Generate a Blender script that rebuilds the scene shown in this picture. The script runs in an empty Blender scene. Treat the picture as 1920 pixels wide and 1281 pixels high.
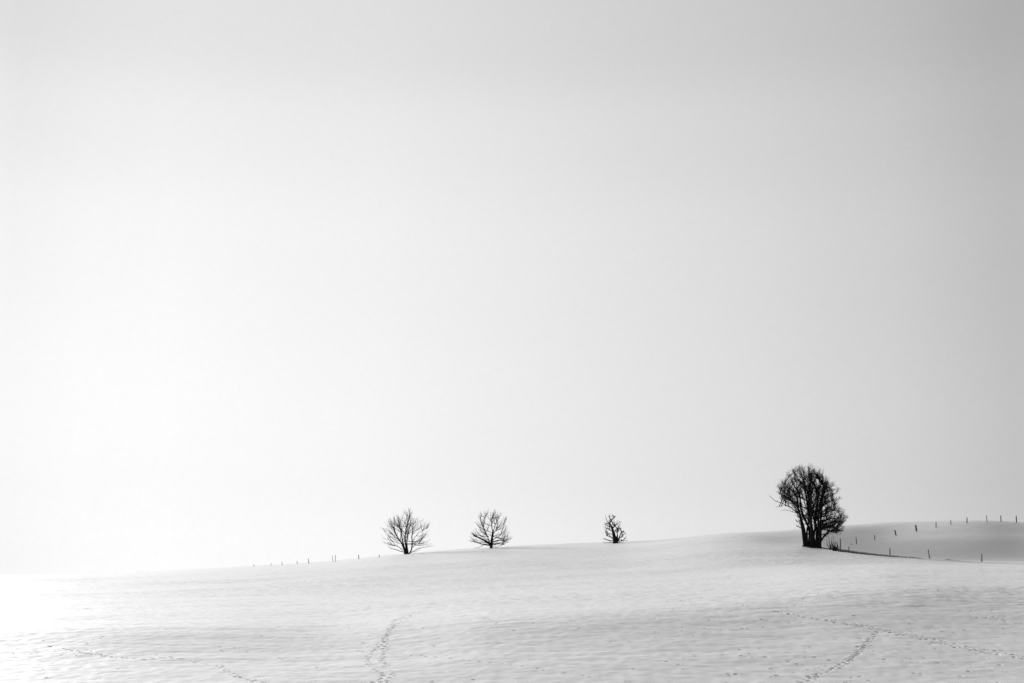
import bpy, math, random
import numpy as np
from mathutils import Vector, Matrix

C = bpy.context.scene
COL = C.collection
R = math.radians

# ------------------------------------------------------------------ camera
W, H, F = 1920.0, 1281.0, 2667.0          # photograph frame and focal length in its pixels
PITCH = math.atan((1075 - H / 2) / F)     # true horizon lies at row 1075
cd = bpy.data.cameras.new('camera'); cam = bpy.data.objects.new('camera', cd); COL.objects.link(cam)
cd.sensor_width = 36; cd.lens = 36 * F / W; cd.clip_start = 0.3; cd.clip_end = 6000
cam.location = (0, 0, 0); cam.rotation_euler = (math.pi / 2 + PITCH, 0, 0)
C.camera = cam

# ------------------------------------------------------------------ sky and sun
SUN_AZ, SUN_EL = R(-36), R(11.5)            # azimuth from +Y towards +X
wd = bpy.data.worlds.new('World'); C.world = wd; wd.use_nodes = True
nt = wd.node_tree; nt.nodes.clear()
def N(t, **k):
    n = nt.nodes.new(t)
    for a, b in k.items(): setattr(n, a, b)
    return n
def L(a, b): nt.links.new(a, b)
def M(op, a, b=None, clamp=False):
    n = N('ShaderNodeMath', operation=op, use_clamp=clamp)
    for i, v in enumerate((a, b)):
        if v is None: continue
        if isinstance(v, (int, float)): n.inputs[i].default_value = v
        else: L(v, n.inputs[i])
    return n.outputs[0]
tc = N('ShaderNodeTexCoord'); sep = N('ShaderNodeSeparateXYZ'); L(tc.outputs['Generated'], sep.inputs[0])
zc = M('MAXIMUM', sep.outputs[2], 0.015)
comb = N('ShaderNodeCombineXYZ'); L(sep.outputs[0], comb.inputs[0]); L(sep.outputs[1], comb.inputs[1]); L(zc, comb.inputs[2])
sky = N('ShaderNodeTexSky', sky_type='NISHITA'); sky.sun_disc = False
sky.sun_elevation = SUN_EL; sky.sun_rotation = SUN_AZ; sky.dust_density = 4; sky.air_density = 1
L(comb.outputs[0], sky.inputs[0])
bw = N('ShaderNodeRGBToBW'); L(sky.outputs[0], bw.inputs[0])
# high winter cloud: brightness falls with the angle from the sun and with height
hl = M('SQRT', M('ADD', M('MULTIPLY', sep.outputs[0], sep.outputs[0]), M('ADD', M('MULTIPLY', sep.outputs[1], sep.outputs[1]), 1e-6)))
dots = M('ADD', M('MULTIPLY', sep.outputs[0], math.sin(SUN_AZ)), M('MULTIPLY', sep.outputs[1], math.cos(SUN_AZ)))
ang = M('DIVIDE', M('ARCCOSINE', M('MINIMUM', M('MAXIMUM', M('DIVIDE', dots, hl), -1.0), 1.0)), math.pi)
def curve(src, pts, interp='CARDINAL'):
    r = N('ShaderNodeValToRGB'); r.color_ramp.interpolation = interp
    e = r.color_ramp.elements
    while len(e) > 1: e.remove(e[-1])
    for i, (p, v) in enumerate(pts):
        q = e[0] if i == 0 else e.new(p)
        q.position = p; q.color = (v, v, v, 1)
    L(src, r.inputs[0]); return r.outputs[0]
AZ = [(0, 6.0), (5, 2.6), (10, 1.2), (13, .93), (16, .87), (19, .93), (22, .955), (30.4, .925), (36.9, .855), (45.4, .75), (51.5, .65), (55.5, .55), (80, .36), (130, .32), (180, .32)]
EL = [(-2, 1.075), (.5, 1.06), (4, 1.0), (13, .955), (17.5, .895), (21, .81), (35, .62), (60, .50), (90, .48)]
fa = curve(ang, [(a / 180, v) for a, v in AZ], 'LINEAR')
el = M('DIVIDE', M('ADD', M('ARCSINE', sep.outputs[2]), math.pi / 2), math.pi)
fe = curve(el, [((a + 90) / 180, v) for a, v in EL], 'EASE')
# faint unevenness of the cloud layer
no = N('ShaderNodeTexNoise'); no.inputs['Scale'].default_value = 2.2; no.inputs['Detail'].default_value = 3
mpv = N('ShaderNodeMapping'); mpv.inputs['Scale'].default_value = (1, 1, 2.4); L(tc.outputs['Generated'], mpv.inputs[0]); L(mpv.outputs[0], no.inputs['Vector'])
un = M('ADD', M('MULTIPLY', M('SUBTRACT', no.outputs[0], 0.5), 0.07), 1.0)
grn = N('ShaderNodeTexNoise'); grn.inputs['Scale'].default_value = 260; grn.inputs['Detail'].default_value = 2; L(tc.outputs['Generated'], grn.inputs['Vector'])
un = M('ADD', un, M('MULTIPLY', M('SUBTRACT', grn.outputs[0], 0.5), 0.05))
cl = M('MULTIPLY', M('MULTIPLY', fa, fe), un)
K_CLOUD, K_NISH = 0.72, 0.003
tot = M('ADD', M('MULTIPLY', cl, K_CLOUD), M('MULTIPLY', bw.outputs[0], K_NISH))
bg = N('ShaderNodeBackground'); L(tot, bg.inputs[0]); bg.inputs[1].default_value = 1.0
wo = N('ShaderNodeOutputWorld'); L(bg.outputs[0], wo.inputs[0])

sd = bpy.data.lights.new('sun', 'SUN'); sun = bpy.data.objects.new('sun', sd); COL.objects.link(sun)
sd.energy = 5.0; sd.angle = R(18); sd.color = (1, 1, 1)
sdir = Vector((math.sin(SUN_AZ) * math.cos(SUN_EL), math.cos(SUN_AZ) * math.cos(SUN_EL), math.sin(SUN_EL)))
sun.rotation_euler = (-sdir).to_track_quat('-Z', 'Y').to_euler()

vs = C.view_settings; vs.view_transform = 'Standard'; vs.look = 'None'; vs.exposure = 0.42; vs.gamma = 1; vs.use_curve_mapping = False
C.cycles.max_bounces = 6

# ------------------------------------------------------------------ materials
def mat(name, base, rough=0.9, spec=0.3, noise=None, bump=None):
    m = bpy.data.materials.new(name); m.use_nodes = True; t = m.node_tree
    b = t.nodes['Principled BSDF']
    b.inputs['Base Color'].default_value = (base,) * 3 + (1,); b.inputs['Roughness'].default_value = rough
    b.inputs['Specular IOR Level'].default_value = spec
    if noise:
        tcn = t.nodes.new('ShaderNodeTexCoord'); n = t.nodes.new('ShaderNodeTexNoise'); n.inputs['Scale'].default_value = noise[0]; n.inputs['Detail'].default_value = 6
        t.links.new(tcn.outputs['Object'], n.inputs['Vector'])
        r = t.nodes.new('ShaderNodeValToRGB'); r.color_ramp.elements[0].position = .3; r.color_ramp.elements[1].position = .7
        r.color_ramp.elements[0].color = (noise[1],) * 3 + (1,); r.color_ramp.elements[1].color = (noise[2],) * 3 + (1,)
        t.links.new(n.outputs[0], r.inputs[0]); t.links.new(r.outputs[0], b.inputs['Base Color'])
        if bump:
            bp = t.nodes.new('ShaderNodeBump'); bp.inputs['Strength'].default_value = bump[0]; bp.inputs['Distance'].default_value = bump[1]
            t.links.new(n.outputs[0], bp.inputs['Height']); t.links.new(bp.outputs[0], b.inputs['Normal'])
    return m
SNOW_BASE = (0.74, 0.80)
snow_m = mat('snow', 0.82, 0.5, 1.0, noise=(0.9, *SNOW_BASE))
t = snow_m.node_tree; b = t.nodes['Principled BSDF']
tcn = t.nodes.new('ShaderNodeTexCoord')
b.inputs['Coat Weight'].default_value = 0.7; b.inputs['Coat Roughness'].default_value = 0.55; b.inputs['Coat IOR'].default_value = 1.4
prev = None
for sc, st, ds in ((0.35, .2, .08), (2.2, .35, .03), (9.0, .7, .016)):
    n = t.nodes.new('ShaderNodeTexNoise'); n.inputs['Scale'].default_value = sc; n.inputs['Detail'].default_value = 4
    t.links.new(tcn.outputs['Object'], n.inputs['Vector'])
    bp = t.nodes.new('ShaderNodeBump'); bp.inputs['Strength'].default_value = st; bp.inputs['Distance'].default_value = ds
    t.links.new(n.outputs[0], bp.inputs['Height'])
    if prev: t.links.new(prev.outputs[0], bp.inputs['Normal'])
    prev = bp
t.links.new(prev.outputs[0], b.inputs['Normal'])
bark_m = mat('bark', 0.02, 0.95, 0.05, noise=(6, 0.010, 0.03), bump=(.6, .03))
twig_m = mat('twig_bark', 0.02, 0.9, 0.05, noise=(3, 0.012, 0.03))
wood_m = mat('weathered_wood', 0.08, 0.9, 0.2, noise=(14, 0.045, 0.12), bump=(.6, .01))
soil_m = mat('bare_soil', 0.03, 0.95, 0.1, noise=(5, 0.015, 0.05), bump=(.8, .05))
grass_m = mat('dead_grass', 0.12, 0.9, 0.1, noise=(2, 0.08, 0.22))

# ------------------------------------------------------------------ object helpers
def mesh_obj(name, V, Fc, m, parent=None, smooth=False):
    me = bpy.data.meshes.new(name); me.from_pydata([tuple(v) for v in V], [], Fc); me.update()
    if smooth: me.polygons.foreach_set('use_smooth', [True] * len(me.polygons))
    me.materials.append(m)
    o = bpy.data.objects.new(name, me); COL.objects.link(o)
    if parent is not None: o.parent = parent
    return o
def tag(o, label, cat, group=None):
    o['label'] = label; o['category'] = cat
    if group: o['group'] = group
    return o
def empty(name, loc):
    o = bpy.data.objects.new(name, None); COL.objects.link(o); o.location = loc; o.empty_display_size = .3
    return o

# ------------------------------------------------------------------ terrain height
def row_z(row, d):                        # height seen at a photograph row, d metres away (centre column)
    return d * math.tan(PITCH + math.atan((H / 2 - row) / F))
NEAR = [(-40, -1.7), (-15, -1.6), (0, -1.75), (12, -2.5), (30, -4.2), (48, -5.65), (60, -6.05), (70, -5.42)]
# per photograph column: (distance, row) of the lower bank's rim, the bench's end, the crest and the rise beyond
PROF = {
 -700: [(105, 1186), (180, 1128), (248, 1098)],
 0:    [(105, 1184), (180, 1117), (250, 1078)],
 200:  [(105, 1182), (180, 1115), (251, 1074)],
 400:  [(106, 1178), (180, 1111), (252, 1065.5)],
 600:  [(108, 1174), (180, 1106), (255, 1053.5)],
 760:  [(110, 1168), (181, 1101), (256, 1038.5)],
 920:  [(112, 1161), (182, 1095), (258, 1027)],
 1150: [(118, 1149), (186, 1085), (262, 1017)],
 1400: [(128, 1130), (192, 1071), (245, 1026), (300, 999)],
 1490: [(132, 1120), (198, 1064), (249, 1026), (262, 1021), (306, 993.5)],
 1530: [(134, 1116), (200, 1061), (250, 1028), (262, 1024), (310, 990)],
 1576: [(137, 1111), (202, 1059), (250, 1034.5), (258, 1037), (270, 1030), (330, 985.5)],
 1680: [(143, 1103), (205, 1057), (250, 1043.5), (259, 1051), (275, 1043), (306, 1006), (340, 979)],
 1841: [(148, 1097), (212, 1058), (250, 1053.5), (259, 1062), (278, 1053), (305, 1004), (332, 976)],
 1930: [(150, 1093), (214, 1058), (250, 1054.5), (259, 1063), (280, 1053), (308, 1004), (335, 979)],
 2600: [(150, 1085), (214, 1055), (250, 1050), (259, 1058), (280, 1050), (308, 1010), (340, 985)],
}
RIM = {-700: 98, 0: 98, 200: 98, 400: 101, 600: 105, 760: 103, 920: 100, 1150: 102, 1400: 109, 1490: 113, 1530: 114, 1576: 116, 1680: 120, 1841: 126, 1930: 129, 2600: 134}
def pchip(xs, ys, q):
    xs = np.array(xs, float); ys = np.array(ys, float); h = np.diff(xs); dl = np.diff(ys) / h
    m = np.zeros(len(xs)); m[0] = dl[0]; m[-1] = dl[-1]
    for i in range(1, len(xs) - 1):
        if dl[i - 1] * dl[i] > 0:
            w1 = 2 * h[i] + h[i - 1]; w2 = h[i] + 2 * h[i - 1]; m[i] = (w1 + w2) / (w1 / dl[i - 1] + w2 / dl[i])
    k = np.clip(np.searchsorted(xs, q) - 1, 0, len(h) - 1); t = (q - xs[k]) / h[k]
    return ((1 + 2 * t) * (1 - t) ** 2 * ys[k] + t * (1 - t) ** 2 * h[k] * m[k] + t * t * (3 - 2 * t) * ys[k + 1] + t * t * (t - 1) * h[k] * m[k + 1])
DQ = np.concatenate([np.arange(-40, 62, 2.0), np.arange(62, 450, 0.5), np.arange(450, 1600, 15.0)])
PX = np.array(sorted(PROF)); TAB = []
for px in sorted(PROF):
    P_ = PROF[px]
    far = [(RIM[px], P_[0][1]), (P_[1][0] * 1.17, P_[1][1])] + [(d * (1.55 if px < 1400 else 1.2), r) for d, r in P_[2:]]
    rim = (far[0][0], row_z(far[0][1], far[0][0]))
    mid = (70 + (rim[0] - 70) * .45, -5.42 + .41 * (rim[1] + 5.42))
    pts = list(NEAR) + [mid, rim] + [(d, row_z(r, d)) for d, r in far[1:]]
    d0, z0 = pts[-1]
    zp = z0
    for s, e in ((22, .35), (60, 2.6), (160, 12), (500, 48), (1400, 120)):
        pts.append((d0 + s, z0 - e))
    TAB.append(pchip([p[0] for p in pts], [p[1] for p in pts], DQ))
TAB = np.array(TAB)
def smooth1(a, k):
    ker = np.hanning(k + 2)[1:-1]; ker /= ker.sum(); p = np.pad(a, ((0, 0), (k // 2, k // 2)), 'edge')
    return np.array([np.convolve(r, ker, 'valid') for r in p])
CS = np.arange(-700, 2601, 10.0)                                  # resample the columns smoothly
T2 = np.array([pchip(PX, TAB[:, j], CS) for j in range(len(DQ))]) # rows: distance, columns: CS
T2 = smooth1(T2, 7)
seg = (DQ >= 62) & (DQ < 450)
T2[seg] = smooth1(T2[seg].T, 9).T
rs = np.random.RandomState(7)
LAT = rs.rand(256, 256) * 2 - 1
def vnoise(x, y):
    xi = np.floor(x).astype(int); yi = np.floor(y).astype(int); fx = x - xi; fy = y - yi
    fx = fx * fx * (3 - 2 * fx); fy = fy * fy * (3 - 2 * fy)
    g = lambda a, b_: LAT[a & 255, b_ & 255]
    return (g(xi, yi) * (1 - fx) + g(xi + 1, yi) * fx) * (1 - fy) + (g(xi, yi + 1) * (1 - fx) + g(xi + 1, yi + 1) * fx) * fy
def base_z(x, y):
    x = np.asarray(x, float); y = np.asarray(y, float)
    col = np.clip(W / 2 + x / np.maximum(y, 45) * F / math.cos(PITCH), -699, 2599)
    dq = np.clip(y, -39, 1500)
    ki = np.clip(np.searchsorted(DQ, dq, 'right') - 1, 0, len(DQ) - 2); td = (dq - DQ[ki]) / (DQ[ki + 1] - DQ[ki])
    ci = (col - CS[0]) / 10.0; c0 = np.clip(np.floor(ci).astype(int), 0, len(CS) - 2); tcx = ci - c0
    a = T2[ki, c0] * (1 - tcx) + T2[ki, c0 + 1] * tcx; b_ = T2[ki + 1, c0] * (1 - tcx) + T2[ki + 1, c0 + 1] * tcx
    return a * (1 - td) + b_ * td
def relief(x, y):
    # wind-packed snow: long soft drifts, finer sastrugi
    far = np.clip((y - 290) / 60, 0, 1)
    z = 0.12 * vnoise(x / 23 + 3.1, y / 14 + 8.7) * (1 - .5 * far)
    z = z + 0.026 * vnoise((x + .5 * y) / 9 + 31.1, (y - .25 * x) / 3.2 + 2.7)
    z = z + 0.014 * vnoise((x + .3 * y) / 3.1 + 11.1, (y - .2 * x) / 1.1 + 22.7)
    msk = np.clip(vnoise(x / 31 + 61, y / 19 + 5) * 1.4 + .35, 0, 1)
    z = z + 0.026 * msk * vnoise(x / .8 + 1.1, y / .55 + 2.2)
    z = z + 0.013 * vnoise((x + .4 * y) / .47 + 9.3, (y - .3 * x) / .6 + 4.4) + 0.013 * vnoise((x - .6 * y) / 1.5 + 19.3, (y + .5 * x) / 1.3 + 14.4) + 0.015 * vnoise((x + .7 * y) / 6.5 + 4.3, (y - .6 * x) / 5 + 7.4)
    return z * (1 - .3 * np.clip((y - 300) / 50, 0, 1))
def ground_z(x, y): return base_z(x, y) + relief(np.asarray(x, float), np.asarray(y, float))

def ray(px, row):
    cx = (px - W / 2) / F; cy = (H / 2 - row) / F
    return Vector((cx, math.cos(PITCH) - cy * math.sin(PITCH), math.sin(PITCH) + cy * math.cos(PITCH)))
def hit(px, row, near=64):
    r = ray(px, row); ys = np.arange(near, 445, 0.1); k = ys / r.y
    g = ground_z(r.x * k, ys); below = np.where(g >= r.z * k)[0]
    if len(below): i = below[0]
    else:                                                    # just over the crest: the closest miss
        w = np.where(ys > 235)[0]; i = w[np.argmin((r.z * k - g)[w] / ys[w])]
    return Vector((r.x * k[i], ys[i], float(ground_z(r.x * k[i], ys[i]))))

# ------------------------------------------------------------------ snow field mesh
def axis(parts):
    out = []
    for a, b_, st in parts: out.append(np.arange(a, b_, st))
    return np.concatenate(out)
ys = axis([(-40, 55, 2.5), (55, 67, .5), (67, 100, .06), (100, 150, .12), (150, 270, .28), (270, 315, .25), (315, 450, .5), (450, 504, 6), (500, 1500, 60)])
ui = np.linspace(-0.38, 0.38, 1700); g_ = ui[-1] + 0.003 * (1.16 ** np.arange(1, 42) - 1) / .16
us = np.concatenate([-g_[::-1], ui, g_])
YY, UU = np.meshgrid(ys, us, indexing='ij'); WY = np.where(ys > 0, ys + 12, 12); XX = UU * WY[:, None]
ZZ = ground_z(XX, YY)

# tracks: each print is a dent pressed into the snow with a small rim
prints = []
rnd = random.Random(5)
def trail(pts, step, width, size, depth, skip=.1, lanes=1):
    step *= 1.15; width *= .6; size *= .52; depth *= .36
    P = [hit(*p) for p in pts]
    for ln in range(lanes):
        off = rnd.uniform(-width, width) if lanes > 1 else 0
        ph = rnd.uniform(0, 6); s = 0; k = 0; frq = rnd.uniform(.12, .3)
        for a, b_ in zip(P, P[1:]):
            d = (b_ - a).xy; ln_ = d.length
            if ln_ < .01: continue
            d = d / ln_; nrm = Vector((-d.y, d.x)); q = 0.0
            while q < ln_:
                k += 1; s += step
                if rnd.random() > skip:
                    w = off + width * .45 * math.sin(s * frq + ph) + (size * .8 if k % 2 else -size * .8) + rnd.gauss(0, .05)
                    p = a.xy + d * q + nrm * w
                    prints.append((p.x, p.y, size * rnd.uniform(.75, 1.3), depth * rnd.uniform(.6, 1.3)))
                q += step * rnd.uniform(.8, 1.25)
trail([(700,1284),(716,1266),(698,1240),(712,1215),(722,1190),(742,1170),(765,1155),(782,1147)], .55, .9, .20, .15, lanes=2)
trail([(660,1283),(700,1280),(722,1270)], .5, .1, .2, .14)
trail([(1505,1284),(1540,1265),(1575,1252),(1600,1238),(1622,1215),(1636,1196),(1650,1184)], .42, .35, .22, .14, lanes=2)
trail([(1490,1262),(1530,1255),(1560,1246)], .6, .2, .18, .10)
trail([(1395,1135),(1450,1146),(1490,1152)], .6, .3, .17, .14, .2)
trail([(1452,1148),(1480,1153),(1520,1160),(1600,1173),(1680,1187),(1740,1200),(1800,1214),(1860,1225),(1930,1236)], .6, .8, .20, .17, .1, 3)
trail([(1560,1164),(1620,1174),(1700,1192)], .7, .8, .2, .14, .2, 2)
trail([(1740,1178),(1770,1184),(1810,1189)], .6, .6, .18, .15, .2, 2)
trail([(1680,1100),(1705,1105),(1760,1107),(1800,1109),(1835,1113)], .9, .6, .22, .16, .25, 2)
trail([(1780,1142),(1815,1149),(1855,1158),(1925,1172)], .8, .5, .20, .16, .25, 2)
trail([(1420,1112),(1520,1113),(1600,1116),(1690,1117)], 1.2, .9, .2, .13, .4)
trail([(1470,1146),(1500,1132),(1530,1125),(1600,1113)], .9, .5, .19, .13, .2)
trail([(1280,1134),(1300,1134),(1320,1136)], .6, .1, .18, .15)
trail([(1200,1127),(1280,1126),(1345,1127)], .9, .3, .18, .12, .3)
trail([(1355,1229),(1390,1230),(1445,1233)], .5, .2, .18, .12, .3)
trail([(1660,1236),(1760,1244),(1860,1250)], .8, .9, .18, .10, .45, 2)
trail([(160,1216),(190,1228),(205,1230)], .55, .3, .17, .11, .2)
trail([(120,1216),(160,1226),(210,1232),(270,1237),(310,1234),(350,1236)], .5, .3, .17, .12, .25, 2)
trail([(280,1225),(340,1235),(395,1246),(420,1251)], .7, .3, .17, .11, .4)
trail([(418,1251),(430,1262),(447,1270),(480,1277),(512,1283)], .4, .15, .18, .15)
trail([(150,1225),(170,1205),(215,1188),(330,1178)], .8, .5, .17, .09, .4)
trail([(0,1224),(60,1226),(150,1230)], .8, .2, .17, .09, .3)
trail([(560,1178),(680,1166),(900,1154),(1000,1155)], 1.0, .4, .17, .08, .35)
trail([(640,1219),(720,1226),(800,1231),(880,1240),(960,1247),(1060,1262),(1180,1279)], .6, .4, .17, .10, .3)
trail([(900,1150),(912,1160),(935,1172)], .6, .3, .17, .11, .2)
trail([(1000,1155),(1060,1155)], .7, .3, .17, .10, .3)
trail([(340,1205),(440,1215),(520,1234),(600,1251)], .9, .3, .2, .08, .5)
trail([(740,1168),(800,1168)], .6, .5, .17, .09, .3)
trail([(300,1120),(340,1112),(372,1108)], .8, .5, .2, .09, .2)
for a in range(150):
    px = rnd.choice((rnd.uniform(0, 1920), rnd.uniform(1200, 1920))); row = rnd.uniform(1120, 1281)
    p = hit(px, row); prints.append((p.x, p.y, rnd.uniform(.07, .14), rnd.uniform(.02, .08)))
for x, y, s, dp in prints:
    R_ = s * 3.0
    i0, i1 = np.searchsorted(ys, (y - R_, y + R_))
    j0, j1 = np.searchsorted(us, ((x - R_) / (y + 12), (x + R_) / (y + 12)))
    j0 = max(j0 - 1, 0); j1 = min(j1 + 1, len(us))
    if i1 <= i0 or j1 <= j0: continue
    r2 = ((XX[i0:i1, j0:j1] - x) ** 2 + (YY[i0:i1, j0:j1] - y) ** 2) / (s * s)
    ZZ[i0:i1, j0:j1] += dp * (-1.25 * np.exp(-r2 * 1.6) + .12 * np.exp(-(np.sqrt(r2) - 1.6) ** 2 * 3))
n, m_ = XX.shape
co = np.stack([XX, YY, ZZ], -1).reshape(-1, 3).astype(np.float32)
ii, jj = np.meshgrid(np.arange(n - 1), np.arange(m_ - 1), indexing='ij'); v0 = (ii * m_ + jj).ravel()
quads = np.stack([v0, v0 + 1, v0 + m_ + 1, v0 + m_], -1).astype(np.int32)
me = bpy.data.meshes.new('snow_field'); me.vertices.add(len(co)); me.vertices.foreach_set('co', co.ravel())
me.loops.add(quads.size); me.loops.foreach_set('vertex_index', quads.ravel())
me.polygons.add(len(quads)); me.polygons.foreach_set('loop_start', np.arange(0, quads.size, 4, dtype=np.int32))
me.update(calc_edges=True); me.polygons.foreach_set('use_smooth', np.ones(len(quads), bool)); me.materials.append(snow_m)
ground = bpy.data.objects.new('snow_field', me); COL.objects.link(ground); ground['kind'] = 'structure'

# ------------------------------------------------------------------ trees
class Tubes:
    def __init__(s): s.V = []; s.F = []
    def add(s, pts, rad, n=5):
        base = len(s.V); up = Vector((0.13, .97, .2))
        for i, p in enumerate(pts):
            d = (pts[min(i + 1, len(pts) - 1)] - pts[max(i - 1, 0)])
            d = d.normalized() if d.length > 1e-6 else Vector((0, 0, 1))
            a = d.cross(up)
            if a.length < .05: a = d.cross(Vector((1, 0, 0)))
            a.normalize(); b_ = d.cross(a)
            for k in range(n):
                t_ = 2 * math.pi * k / n; s.V.append(p + (a * math.cos(t_) + b_ * math.sin(t_)) * rad[i])
        for i in range(len(pts) - 1):
            for k in range(n):
                s.F.append((base + i * n + k, base + i * n + (k + 1) % n, base + (i + 1) * n + (k + 1) % n, base + (i + 1) * n + k))
        s.F.append(tuple(base + k for k in range(n))[::-1]); s.F.append(tuple(base + (len(pts) - 1) * n + k for k in range(n)))
def spline(P, n):
    out = []
    for i in range(len(P) - 1):
        p0 = P[max(i - 1, 0)]; p1 = P[i]; p2 = P[i + 1]; p3 = P[min(i + 2, len(P) - 1)]
        for k in range(n):
            t = k / n
            out.append(.5 * ((2 * p1) + (p2 - p0) * t + (2 * p0 - 5 * p1 + 4 * p2 - p3) * t * t + (3 * p1 - p0 - 3 * p2 + p3) * t ** 3))
    out.append(P[-1]); return out
def perp(d, rn):
    while 1:
        v = Vector((rn.gauss(0, 1), rn.gauss(0, 1), rn.gauss(0, 1))); v -= v.project(d)
        if v.length > .1: return v.normalized()
def grow(tb, start, d, length, r, lev, rn, centre, up, dens):
    length *= 1.18
    """one wavy branch with side shoots; returns nothing, fills tb"""
    n = 5 if lev else 3; p = start.copy(); pts = [p.copy()]; rad = [r]; st = length / n
    for i in range(n):
        d = (d + perp(d, rn) * .22 + Vector((0, 0, 1)) * up * .16 + ((p - centre).normalized() if (p - centre).length > .1 else Vector()) * .05).normalized()
        p = p + d * st; pts.append(p.copy()); rad.append(max(r * (1 - (i + 1) / n * .7), .0085))
    tb.add(pts, rad, 4 if lev else 3)
    if lev <= 0: return
    cnt = max(2, int(dens * (2.6 + lev)))
    for k in range(cnt):
        t = .18 + .8 * (k + rn.random()) / cnt; i = min(int(t * n), n - 1); f = t * n - i
        q = pts[i].lerp(pts[i + 1], f); dd = (pts[i + 1] - pts[i]).normalized()
        a = rn.uniform(.45, .95)
        nd = (dd * math.cos(a) + perp(dd, rn) * math.sin(a) + Vector((0, 0, 1)) * up * .15).normalized()
        grow(tb, q, nd, length * rn.uniform(.34, .6) * (1.15 - .45 * t), max(r * .6 * (1 - .35 * t), .010), lev - 1, rn, centre, up, dens)
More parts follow.
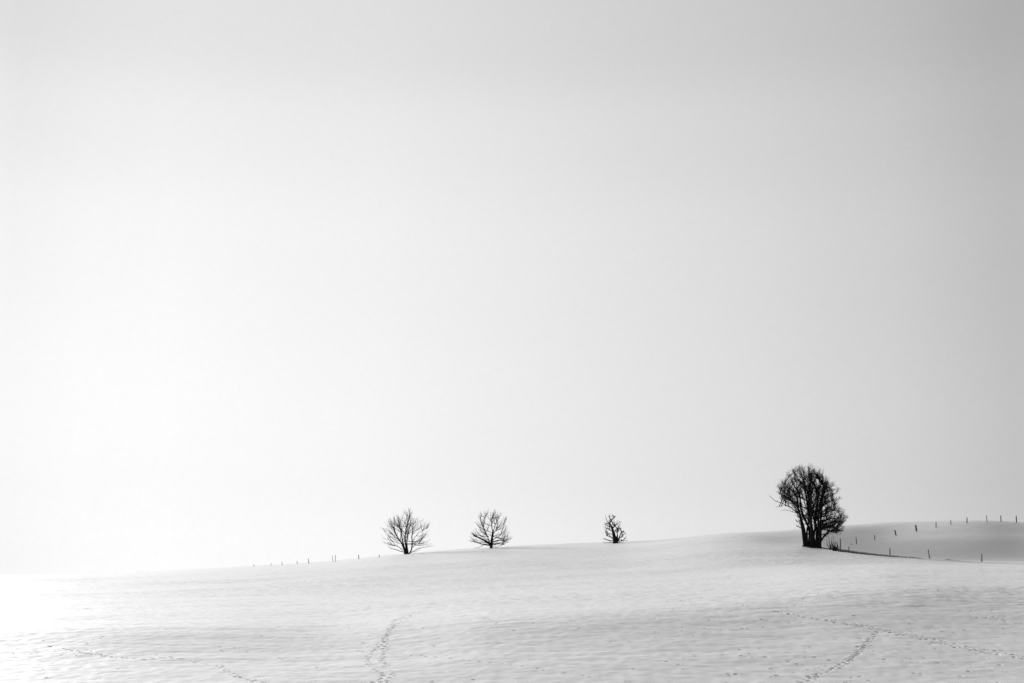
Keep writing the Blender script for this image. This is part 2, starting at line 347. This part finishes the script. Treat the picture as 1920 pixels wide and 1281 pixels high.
def tree(name, label, cat, px0, crop, unit_px, base_c, stems, limbs, seed, dens=1.0, tw=1.0, lev=2, spread=.55, group=None, stem_name='trunk', minr=.012, side=True, up=1.0, fan=None):
    """stems / limbs: (list of crop points, base radius, tip radius[, twig length]); points read off the photo, unit_px = photo px per crop unit"""
    rn = random.Random(seed)
    g = hit(*px0); rk = g.y / 250; tw = tw * rk; mpp = g.y / F * unit_px
    root = empty(name, g); tag(root, label, cat, group)
    allp = [q for s in stems + limbs for q in s[0]]
    top = max((base_c[1] - q[1]) * mpp for q in allp)
    centre = Vector((0, 0, top * .38))
    crown = Tubes(); trunks = []
    NODES = []
    foc = Vector((0, 0, top * .12))
    def out_dir(q):
        v = q - foc
        return v.normalized() if v.length > .2 else Vector((0, 0, 1))
    def lay(s):
        pts2 = s[0]; ph = rn.uniform(-1, 1) * spread
        P = []
        for k, (a, b_) in enumerate(pts2):
            x = (a - base_c[0]) * mpp; z = (base_c[1] - b_) * mpp
            reach = math.hypot(x, z * .8)
            P.append(Vector((x, ph * reach * .8 + (s[4] if len(s) > 4 else 0), z)))
        return P
    for kind, lst in (('s', stems), ('l', limbs)):
        for s in lst:
            P = lay(s); S = spline(P, 4); n_ = len(S)
            if kind == 's':
                S[0] = Vector((S[0].x, S[0].y, S[0].z - .35))
            for i in range(1, n_ - 1): S[i] = S[i] + perp(Vector((0, 1, 0)), rn) * .03
            rad = [rk * s[1] + rk * (s[2] - s[1]) * (i / (n_ - 1)) ** .85 for i in range(n_)]
            if kind == 's':
                rad[0] *= 1.35; tb = Tubes(); tb.add(S, rad, 8); trunks.append(tb)
            else: crown.add(S, rad, 5)
            twl = s[3] if len(s) > 3 else 1.2
            NODES.extend(S[n_ // 4:])
            L_ = sum((S[i + 1] - S[i]).length for i in range(n_ - 1))
            cnt = int(dens * L_ * 1.7) + 2
            for k in range(cnt):
                t = (.30 if kind == 's' else .15) + (.70 if kind == 's' else .85) * (k + rn.random()) / cnt
                i = min(int(t * (n_ - 1)), n_ - 2); f = t * (n_ - 1) - i
                q = S[i].lerp(S[i + 1], f); dd = (S[i + 1] - S[i]).normalized(); a = rn.uniform(.35, .9)
                nd = (dd * math.cos(a) + perp(dd, rn) * math.sin(a) + out_dir(q) * .75).normalized()
                if nd.z < -.1: nd = Vector((nd.x, nd.y, nd.z * .25)).normalized()
                if q.z < .5 and nd.z < 0: nd.z = abs(nd.z) * .4
                grow(crown, q, nd, twl * tw * rn.uniform(.5, 1.1) * (1.1 - .45 * t), max(rad[i] * .34, minr), lev if twl > .7 else lev - 1, rn, centre, up, dens)
            grow(crown, S[-1], (S[-1] - S[-2]).normalized(), twl * tw * .7, max(s[2] * .8, minr), lev - 1, rn, centre, up, dens)
    # secondary boughs reaching from the stems to the crown's outline
    if fan:
        outline, cnt, rb, tl = fan; O = spline([Vector((a, b_, 0)) for a, b_ in outline], 8)
        for k in range(cnt):
            e = O[int((k + rn.random()) / cnt * (len(O) - 1))]; sc_ = rn.uniform(.62, 1.0) if k % 3 else rn.uniform(.9, 1.0)
            tx = (e.x - base_c[0]) * mpp * sc_; tz = (base_c[1] - e.y) * mpp; tz = tz * sc_ + (1 - sc_) * top * .3
            ph = rn.uniform(-1, 1); T_ = Vector((tx * math.sqrt(max(1 - ph * ph * .3, .1)) , ph * top * .22, tz))
            best = None
            for _ in range(14):
                q = rn.choice(NODES)
                if q.z < T_.z * .35 or q.z > T_.z * 1.0 or (T_ - q).length < .12 * top: continue
                c_ = (T_ - q).length + 2.2 * max(0, .25 - (T_ - q).normalized().dot(out_dir(q))) * top
                if best is None or c_ < best[0]: best = (c_, q)
            if best is None: continue
            q = best[1]; mid_ = q.lerp(T_, .5) + Vector((0, 0, -.05 * (T_ - q).length)) + perp(Vector((0, 1, 0)), rn) * .05 * (T_ - q).length
            S = spline([q, mid_, T_], 4); n_ = len(S)
            rad = [rk * (rb * (1 - i / (n_ - 1)) + .015) for i in range(n_)]; crown.add(S, rad, 5)
            m2 = int(dens * (T_ - q).length * 2.2) + 2
            for j in range(m2):
                t = .2 + .8 * (j + rn.random()) / m2; i = min(int(t * (n_ - 1)), n_ - 2); qq = S[i].lerp(S[i + 1], t * (n_ - 1) - i)
                dd = (S[i + 1] - S[i]).normalized(); a = rn.uniform(.3, .8)
                nd = (dd * math.cos(a) + perp(dd, rn) * math.sin(a) + out_dir(qq) * .5).normalized()
                if nd.z < -.1: nd = Vector((nd.x, nd.y, nd.z * .25)).normalized()
                grow(crown, qq, nd, tl * tw * rn.uniform(.5, 1) * (1.1 - .5 * t), max(rad[i] * .45, minr), 1, rn, centre, up, dens)
    for tb in trunks: mesh_obj(stem_name, tb.V, tb.F, bark_m, root, True)
    mesh_obj('crown', crown.V, crown.F, twig_m, root)
    return root

# left tree on the crest
tree('bare_tree', 'wide low bare tree with many stems fanning out, leftmost tree on the ridge', 'tree',
     (764, 1039), 0, 1 / 6.62, (495, 716),
     [([(470,712),(430,600),(370,510),(330,420),(300,330)], .17, .03, 1.1),
      ([(482,712),(445,600),(420,470),(400,380),(385,300)], .16, .03, 1.0),
      ([(492,712),(465,560),(470,450),(490,350),(520,260),(512,210)], .17, .02, .9),
      ([(505,712),(490,600),(500,500),(520,400),(560,330)], .13, .02, .9),
      ([(520,712),(546,650),(550,520),(560,380)], .14, .05, .9)],
     [([(455,695),(370,670),(300,650),(270,630)], .08, .02, .7),
      ([(440,670),(360,620),(280,600),(210,580)], .07, .02, .8),
      ([(540,700),(640,650),(740,630),(800,622)], .06, .015, .6),
      ([(545,690),(590,690),(640,665)], .04, .012, .5),
      ([(553,570),(620,470),(690,425),(735,395)], .05, .015, .9),
      ([(552,590),(640,530),(715,510)], .045, .015, .7),
      ([(380,530),(290,465),(210,430)], .05, .012, .8),
      ([(560,400),(610,350),(650,325)], .04, .012, .8),
      ([(340,440),(280,370),(250,330)], .04, .012, .8),
      ([(550,640),(600,600),(640,590)], .04, .012, .5)], 11, dens=.72, tw=1.05, minr=.013, fan=([(185,600),(190,430),(240,330),(300,280),(390,265),(490,195),(540,215),(650,320),(765,375),(730,500),(815,615)], 60, .035, 1.2))
# second tree
tree('bare_tree', 'round-crowned bare tree with one dark central trunk, second from left on the ridge', 'tree',
     (921, 1028), 0, 1 / 6.62, (1528, 648),
     [([(1528,645),(1535,560),(1548,460)], .27, .17, .7),
      ([(1528,645),(1500,560),(1470,480),(1430,400),(1395,310),(1400,240)], .13, .02, .9)],
     [([(1548,462),(1530,350),(1545,260),(1560,215)], .09, .02, .8),
      ([(1548,462),(1580,350),(1610,290),(1640,240)], .08, .015, .8),
      ([(1548,480),(1600,410),(1680,345),(1710,305)], .06, .012, .8),
      ([(1475,495),(1440,430),(1365,375),(1345,355)], .08, .02, .7),
      ([(1515,600),(1440,550),(1370,520),(1300,475)], .24, .07, .6),
      ([(1500,505),(1420,505),(1310,480)], .07, .02, .6),
      ([(1515,615),(1420,600),(1350,580),(1265,562)], .11, .03, .6),
      ([(1440,600),(1400,632),(1330,648)], .05, .02, .4),
      ([(1545,560),(1620,490),(1720,460)], .05, .015, .6),
      ([(1545,575),(1640,550),(1700,560),(1765,535)], .11, .05, .7),
      ([(1545,545),(1620,520),(1680,560),(1730,580)], .06, .03, .6),
      ([(1540,630),(1600,636),(1650,605),(1690,598)], .05, .02, .4),
      ([(1400,300),(1370,270)], .03, .01, .5),
      ([(1430,400),(1440,330),(1460,260)], .04, .015, .6)], 12, dens=.75, tw=.95, minr=.014, fan=([(1255,555),(1290,470),(1345,350),(1400,225),(1520,205),(1600,205),(1720,290),(1740,450),(1785,545),(1700,600)], 58, .04, 1.0))
# third, smallest
tree('bare_tree', 'smallest bare tree, stubby and leaning left, standing alone right of the ridge centre', 'tree',
     (1154.6, 1018.5), 0, 1 / 12.81, (700, 1000),
     [([(690,1000),(665,850),(635,720),(600,620),(572,545)], .40, .09, .35),
      ([(710,1000),(735,880),(742,790)], .30, .07, .3),
      ([(720,990),(785,880),(810,790)], .22, .05, .3)],
     [([(572,545),(578,460),(570,370)], .09, .02, .5),
      ([(580,455),(635,420),(695,375)], .06, .02, .35),
      ([(570,540),(520,545),(440,570)], .07, .03, .3),
      ([(550,530),(495,480),(470,380)], .05, .012, .35),
      ([(620,725),(540,690),(425,632)], .08, .02, .35),
      ([(620,790),(545,785),(505,765)], .07, .04, .25),
      ([(640,920),(590,865),(495,825)], .08, .03, .3),
      ([(650,960),(550,945),(430,915)], .07, .03, .45),
      ([(650,985),(540,985),(430,1000)], .06, .02, .35),
      ([(650,640),(730,565),(815,512)], .06, .02, .4),
      ([(742,800),(715,720)], .06, .03, .25),
      ([(742,790),(755,700),(765,665)], .06, .05, .25),
      ([(808,800),(835,720)], .05, .02, .3),
      ([(790,880),(860,855)], .06, .03, .3),
      ([(805,800),(850,730),(880,735),(935,790)], .05, .045, .3),
      ([(740,985),(860,975)], .06, .03, .35),
      ([(770,900),(880,935),(955,940)], .05, .02, .3)], 13, dens=1.5, tw=1.05, lev=2, spread=.4, minr=.018, fan=([(400,920),(425,640),(440,520),(500,370),(570,350),(700,370),(820,515),(840,680),(945,760),(960,940)], 32, .07, .45))
# the big clump
tree('bare_tree', 'tallest dark bare tree, several trunks growing from one base, dense crown, beside the fence line', 'tree',
     (1522, 1026.5), 0, 1 / 6.405, (652, 1130),
     [([(560,1122),(548,1000),(530,900),(508,780),(500,715)], .24, .14, .7),
      ([(575,1122),(578,980),(560,850),(520,700),(512,560),(480,480)], .27, .12, 1.2),
      ([(615,1128),(640,950),(600,820),(560,700),(540,500),(480,380)], .27, .10, 1.4),
      ([(640,1130),(650,950),(622,750),(600,600),(580,450),(545,310)], .28, .08, 1.5),
      ([(655,1132),(640,900),(632,700),(625,500),(615,310)], .28, .08, 1.5),
      ([(690,1134),(655,800),(642,600),(652,420),(690,290)], .27, .07, 1.5),
      ([(705,1136),(720,950),(700,800),(735,600),(740,480),(705,400)], .28, .10, 1.3),
      ([(728,1136),(742,1000),(725,800),(740,650),(772,500),(820,410)], .27, .08, 1.3),
      ([(745,1136),(752,950),(760,700),(790,500),(870,470)], .27, .08, 1.2),
      ([(600,1126),(600,980),(622,850),(650,740),(690,640)], .2, .08, 1.0),
      ([(650,1130),(690,900),(665,760),(620,600),(585,420)], .2, .07, 1.3)],
     [([(502,720),(440,660),(330,600),(260,575),(205,525)], .10, .02, .7),
      ([(482,482),(400,440),(335,412)], .09, .02, 1.0),
      ([(480,382),(430,280)], .08, .02, 1.1),
      ([(545,312),(515,215)], .07, .02, 1.1),
      ([(615,312),(628,195)], .07, .02, 1.1),
      ([(690,292),(745,235)], .06, .02, 1.0),
      ([(820,410),(835,310)], .06, .02, 1.0),
      ([(870,470),(930,400)], .07, .02, 1.0),
      ([(500,560),(420,520),(310,440)], .08, .02, 1.0),
      ([(505,600),(430,560),(310,490)], .07, .02, .9),
      ([(520,660),(440,600),(350,560)], .07, .02, .7),
      ([(480,470),(430,430),(350,360)], .07, .02, 1.0),
      ([(560,640),(520,520),(440,360),(420,270)], .08, .02, 1.1),
      ([(500,720),(420,692),(345,690)], .04, .012, .6),
      ([(450,662),(350,640),(255,655)], .035, .012, .5),
      ([(745,1080),(790,1000),(860,940),(960,940)], .22, .08, 1.1),
      ([(750,950),(830,900),(910,880),(990,930)], .16, .05, 1.1),
      ([(750,880),(850,850),(950,830),(1010,840)], .14, .04, 1.1),
      ([(755,830),(850,800),(950,790),(1045,785)], .13, .03, 1.0),
      ([(755,770),(830,725),(920,700),(990,690)], .12, .03, 1.1),
      ([(760,720),(850,690),(960,715)], .12, .04, 1.0),
      ([(762,660),(850,600),(950,572)], .11, .03, 1.1),
      ([(770,580),(860,525),(935,480)], .10, .03, 1.1),
      ([(740,500),(760,430),(800,360)], .09, .03, 1.0),
      ([(640,620),(690,560),(720,500),(730,430)], .10, .03, 1.1),
      ([(700,400),(690,350),(720,290)], .07, .02, 1.0),
      ([(750,900),(800,920),(870,950),(930,965)], .13, .05, .9)], 14, dens=1.15, tw=.9, lev=2, spread=.5, up=.4, fan=([(290,500),(310,430),(345,320),(430,255),(510,200),(630,152),(740,205),(770,250),(850,320),(930,400),(965,560),(1010,680),(1060,780),(1010,850),(1010,935)], 190, .07, 1.5))

# ------------------------------------------------------------------ shrubs beside the big tree
def shrub(name, label, px0, crops, seed, r=.03, dens=1.6, tw=.45, minr=.012):
    return tree(name, label, 'shrub', px0, 0, 1 / 6.405, crops[0], [(c, r, .012, tw) for c in crops[1][:2]], [(c, r, .012, tw) for c in crops[1][2:]], seed, dens=dens, tw=1, lev=1, spread=.6, stem_name='stem', minr=minr)
shrub('shrub', 'thin twiggy shrub with upright shoots just right of the tallest tree', (1556, 1031),
      ((875, 1160), [[(875,1160),(845,1090),(830,1050)], [(878,1160),(870,1080),(855,980)], [(880,1155),(890,1070),(900,985)], [(882,1155),(910,1080),(925,1010)],
                     [(880,1150),(850,1110),(832,1085)], [(880,1150),(905,1100),(915,1060)]]), 21, r=.05, tw=.4)
shrub('shrub', 'low dense dark shrub between the tallest tree and the first fence post', (1566, 1033.5),
      ((935, 1172), [[(930,1172),(915,1110),(905,1070)], [(940,1172),(940,1110),(945,1070)], [(945,1172),(965,1130),(965,1085)], [(935,1170),(895,1130),(880,1080)],
                     [(945,1172),(975,1155),(985,1130)], [(935,1172),(925,1120),(925,1080)], [(940,1172),(955,1120),(955,1080)], [(930,1172),(900,1150),(880,1120)],
                     [(940,1172),(950,1140),(935,1100)], [(935,1172),(910,1140),(905,1100)]]), 22, r=.14, dens=3.6, tw=.5, minr=.035)

# bare soil under the tree and the grassy bank along the crest
def patch(name, label, cat, line, half, m, seed, hgt):
    """thin irregular pad following the ground along a line of photo points"""
    rn = random.Random(seed); P = [hit(*p) for p in line]; S = spline([Vector((p.x, p.y, 0)) for p in P], 8)
    V = []; Fc = []; nn = 7
    for i, p in enumerate(S):
        t = i / (len(S) - 1); w = half * (math.sin(math.pi * min(max(t, .03), .97)) ** .5) * rn.uniform(.75, 1.2)
        for k in range(nn):
            a = -1 + 2 * k / (nn - 1); x = p.x + rn.gauss(0, .05); y = p.y + a * w
            V.append(Vector((x, y, float(ground_z(x, y)) + (hgt * (1 - a * a) * rn.uniform(.5, 1.2) if abs(a) < .99 else -.08))))
    for i in range(len(S) - 1):
        for k in range(nn - 1): Fc.append((i * nn + k, i * nn + k + 1, (i + 1) * nn + k + 1, (i + 1) * nn + k))
    o = mesh_obj(name, V, Fc, m, None, True); o['kind'] = 'stuff'; o['label'] = label; o['category'] = cat
    return o
patch('bare_soil', 'strip of dark bare earth showing through the snow at the foot of the tallest tree', 'soil', [(1503,1025),(1522,1027.5),(1545,1028.5),(1562,1032),(1578,1035)], 1.4, soil_m, 31, .16)
def grass_strip(name, label, line, count, half, hmin, hmax, seed):
    rn = random.Random(seed); P = [hit(*p) for p in line]; S = spline(P, 10); V = []; Fc = []
    for _ in range(count):
        t = rn.random() ** 1.5 * (len(S) - 1.001); i = int(t); p = S[i].lerp(S[i + 1], t - i)
        x = p.x + rn.gauss(0, .2); y = p.y + rn.gauss(0, half); z = float(ground_z(x, y)) - .03
        h = rn.uniform(hmin, hmax) * (1 - .75 * t / len(S)); a = rn.uniform(0, 6.28); w = .02
        b0 = len(V); dx, dy = math.cos(a) * w, math.sin(a) * w; lx, ly = rn.gauss(0, .1), rn.gauss(0, .1)
        V += [Vector((x - dx, y - dy, z)), Vector((x + dx, y + dy, z)), Vector((x + lx, y + ly, z + h))]; Fc.append((b0, b0 + 1, b0 + 2))
    o = mesh_obj(name, V, Fc, grass_m); o['kind'] = 'stuff'; o['label'] = label; o['category'] = 'grass'
    return o
grass_strip('dead_grass', 'long strip of dead grass along the snow edge running right from the tallest tree', [(1573,1034),(1600,1037),(1640,1041),(1680,1044),(1725,1047)], 5500, 1.5, .25, .7, 41)
grass_strip('dead_grass', 'short faint strip of dead grass at the snow edge between the two right lower fence posts', [(1775,1050),(1800,1052),(1828,1054)], 700, .4, .08, .2, 42)

# ------------------------------------------------------------------ fence posts
def post(label, px, row, top, group, r=.055, lean=0.0, seed=0):
    rn = random.Random(seed); g = hit(px, row); h = (row - top) * g.y / F; r = r * g.y / 250; lean = lean * .6
    V = []; Fc = []; n_ = 9; lv = [(-.3, 1.0), (.02, 1.03), (.35, 1.0), (.7, .97), (.94, .93), (1.0, .70)]
    lx = lean * g.y / F
    for t, s in lv:
        z = -.3 if t < 0 else t * h; sh = max(t, 0)
        for k in range(n_):
            a = 2 * math.pi * k / n_; rr = r * s * (1 + .12 * math.sin(a * 2 + seed) + rn.uniform(-.05, .05))
            V.append(Vector((math.cos(a) * rr + lx * sh, math.sin(a) * rr, z + (rn.uniform(-.02, .02) if t == 1.0 else 0))))
    for i in range(len(lv) - 1):
        for k in range(n_): Fc.append((i * n_ + k, i * n_ + (k + 1) % n_, (i + 1) * n_ + (k + 1) % n_, (i + 1) * n_ + k))
    Fc.append(tuple((len(lv) - 1) * n_ + k for k in range(n_)))
    o = mesh_obj('fence_post', V, Fc, wood_m, None, False); o.location = g
    return tag(o, label, 'fence post', group)
G1 = 'fence posts climbing the far snow hill'; G2 = 'fence posts along the lower snow edge'; G3 = 'fence posts on the left ridge'
up_ = [(1606,1020,1007,.07,-1,'post at the foot of the far hill, lowest and leftmost of the climbing row'),
 (1640,1013,1003,.065,1,'thin wooden post, second from the bottom of the row climbing the far hill'),
 (1680,1004,994,.10,-3,'dark post leaning left, third from the bottom of the row climbing the far hill'),
 (1718.5,996,985,.13,-2,'thickest dark post of the climbing row, halfway up the far hill'),
 (1755,989,979,.08,1,'post just below the far hill skyline, right of the thickest post'),
 (1783,983.5,975.5,.08,0,'short stubby post just under the skyline of the far hill'),
 (1813,980.5,970.5,.09,1,'first post on the far hill whose top stands against the sky'),
 (1851,978.5,966.5,.06,-2,'thin pale post on the far hill crest, leftmost of the last three'),
 (1877,978.5,966.5,.075,0,'upright post on the far hill crest, middle of the last three'),
 (1906,980,967.5,.085,0,'last wooden post on the far hill crest, nearest the right edge')]
for i, (x, b_, t_, r_, ln, lb) in enumerate(up_): post(lb, x, b_, t_, G1, r_, ln, i)
lo_ = [(1575.5,1035,1011,.085,2,'tallest wooden fence post, right beside the dark shrub at the big tree'),
 (1592,1036,1025,.07,0,'short post in the dead grass, second of the lower row'),
 (1669,1042.5,1028,.08,0,'wooden post standing in the thin end of the dead grass strip'),
 (1743,1047.5,1031,.085,-3,'slightly leaning post at the snow edge, third from right in lower row'),
 (1841,1053.5,1039,.10,1,'dark squat post at the snow edge, farthest right of the lower row')]
lo_[3] = lo_[3][:5] + ('slightly left-leaning post at the snow edge where the dead grass ends',)
for i, (x, b_, t_, r_, ln, lb) in enumerate(lo_): post(lb, x, b_, t_, G2, r_, ln, 20 + i)
lf_ = [(476,1062,1059,.10,0,'tiny pale post tip, farthest left on the snow ridge'),
 (508,1060.5,1056.5,.07,0,'tiny post tip on the left ridge, second from the left end'),
 (529,1059.5,1053.5,.08,-1,'short dark post on the left ridge, third from the left end'),
 (557,1058,1052.5,.09,0,'short broad post on the left ridge, fourth from the left end'),
 (579,1056.5,1048,.09,-2,'taller left-leaning post, alone between the short posts and the close pair'),
 (624,1053.5,1042.5,.06,-1.5,'fainter left post of the close pair on the left ridge'),
 (628.5,1053.5,1041,.07,0.5,'right and taller post of the close pair on the left ridge'),
 (673,1048.5,1040.5,.11,-2,'thick leaning post between the close pair and the leftmost tree'),
 (711,1045.5,1040.5,.12,0,'stub of a post just left of the leftmost tree')]
for i, (x, b_, t_, r_, ln, lb) in enumerate(lf_): post(lb, x, b_, t_, G3, r_ * .6, ln, 40 + i)
# fallen rail end poking out of the snow near the foot of the climbing fence
g = hit(1596, 1021)
tb = Tubes(); tb.add([Vector((-.32, 0, -.02)), Vector((-.1, .02, .07)), Vector((.12, 0, .09)), Vector((.3, -.02, .05))], [.05, .07, .065, .04], 7)
o = mesh_obj('fallen_branch', tb.V, tb.F, bark_m); o.location = g
tag(o, 'small dark branch lying on the snow below the lowest climbing fence post', 'branch')
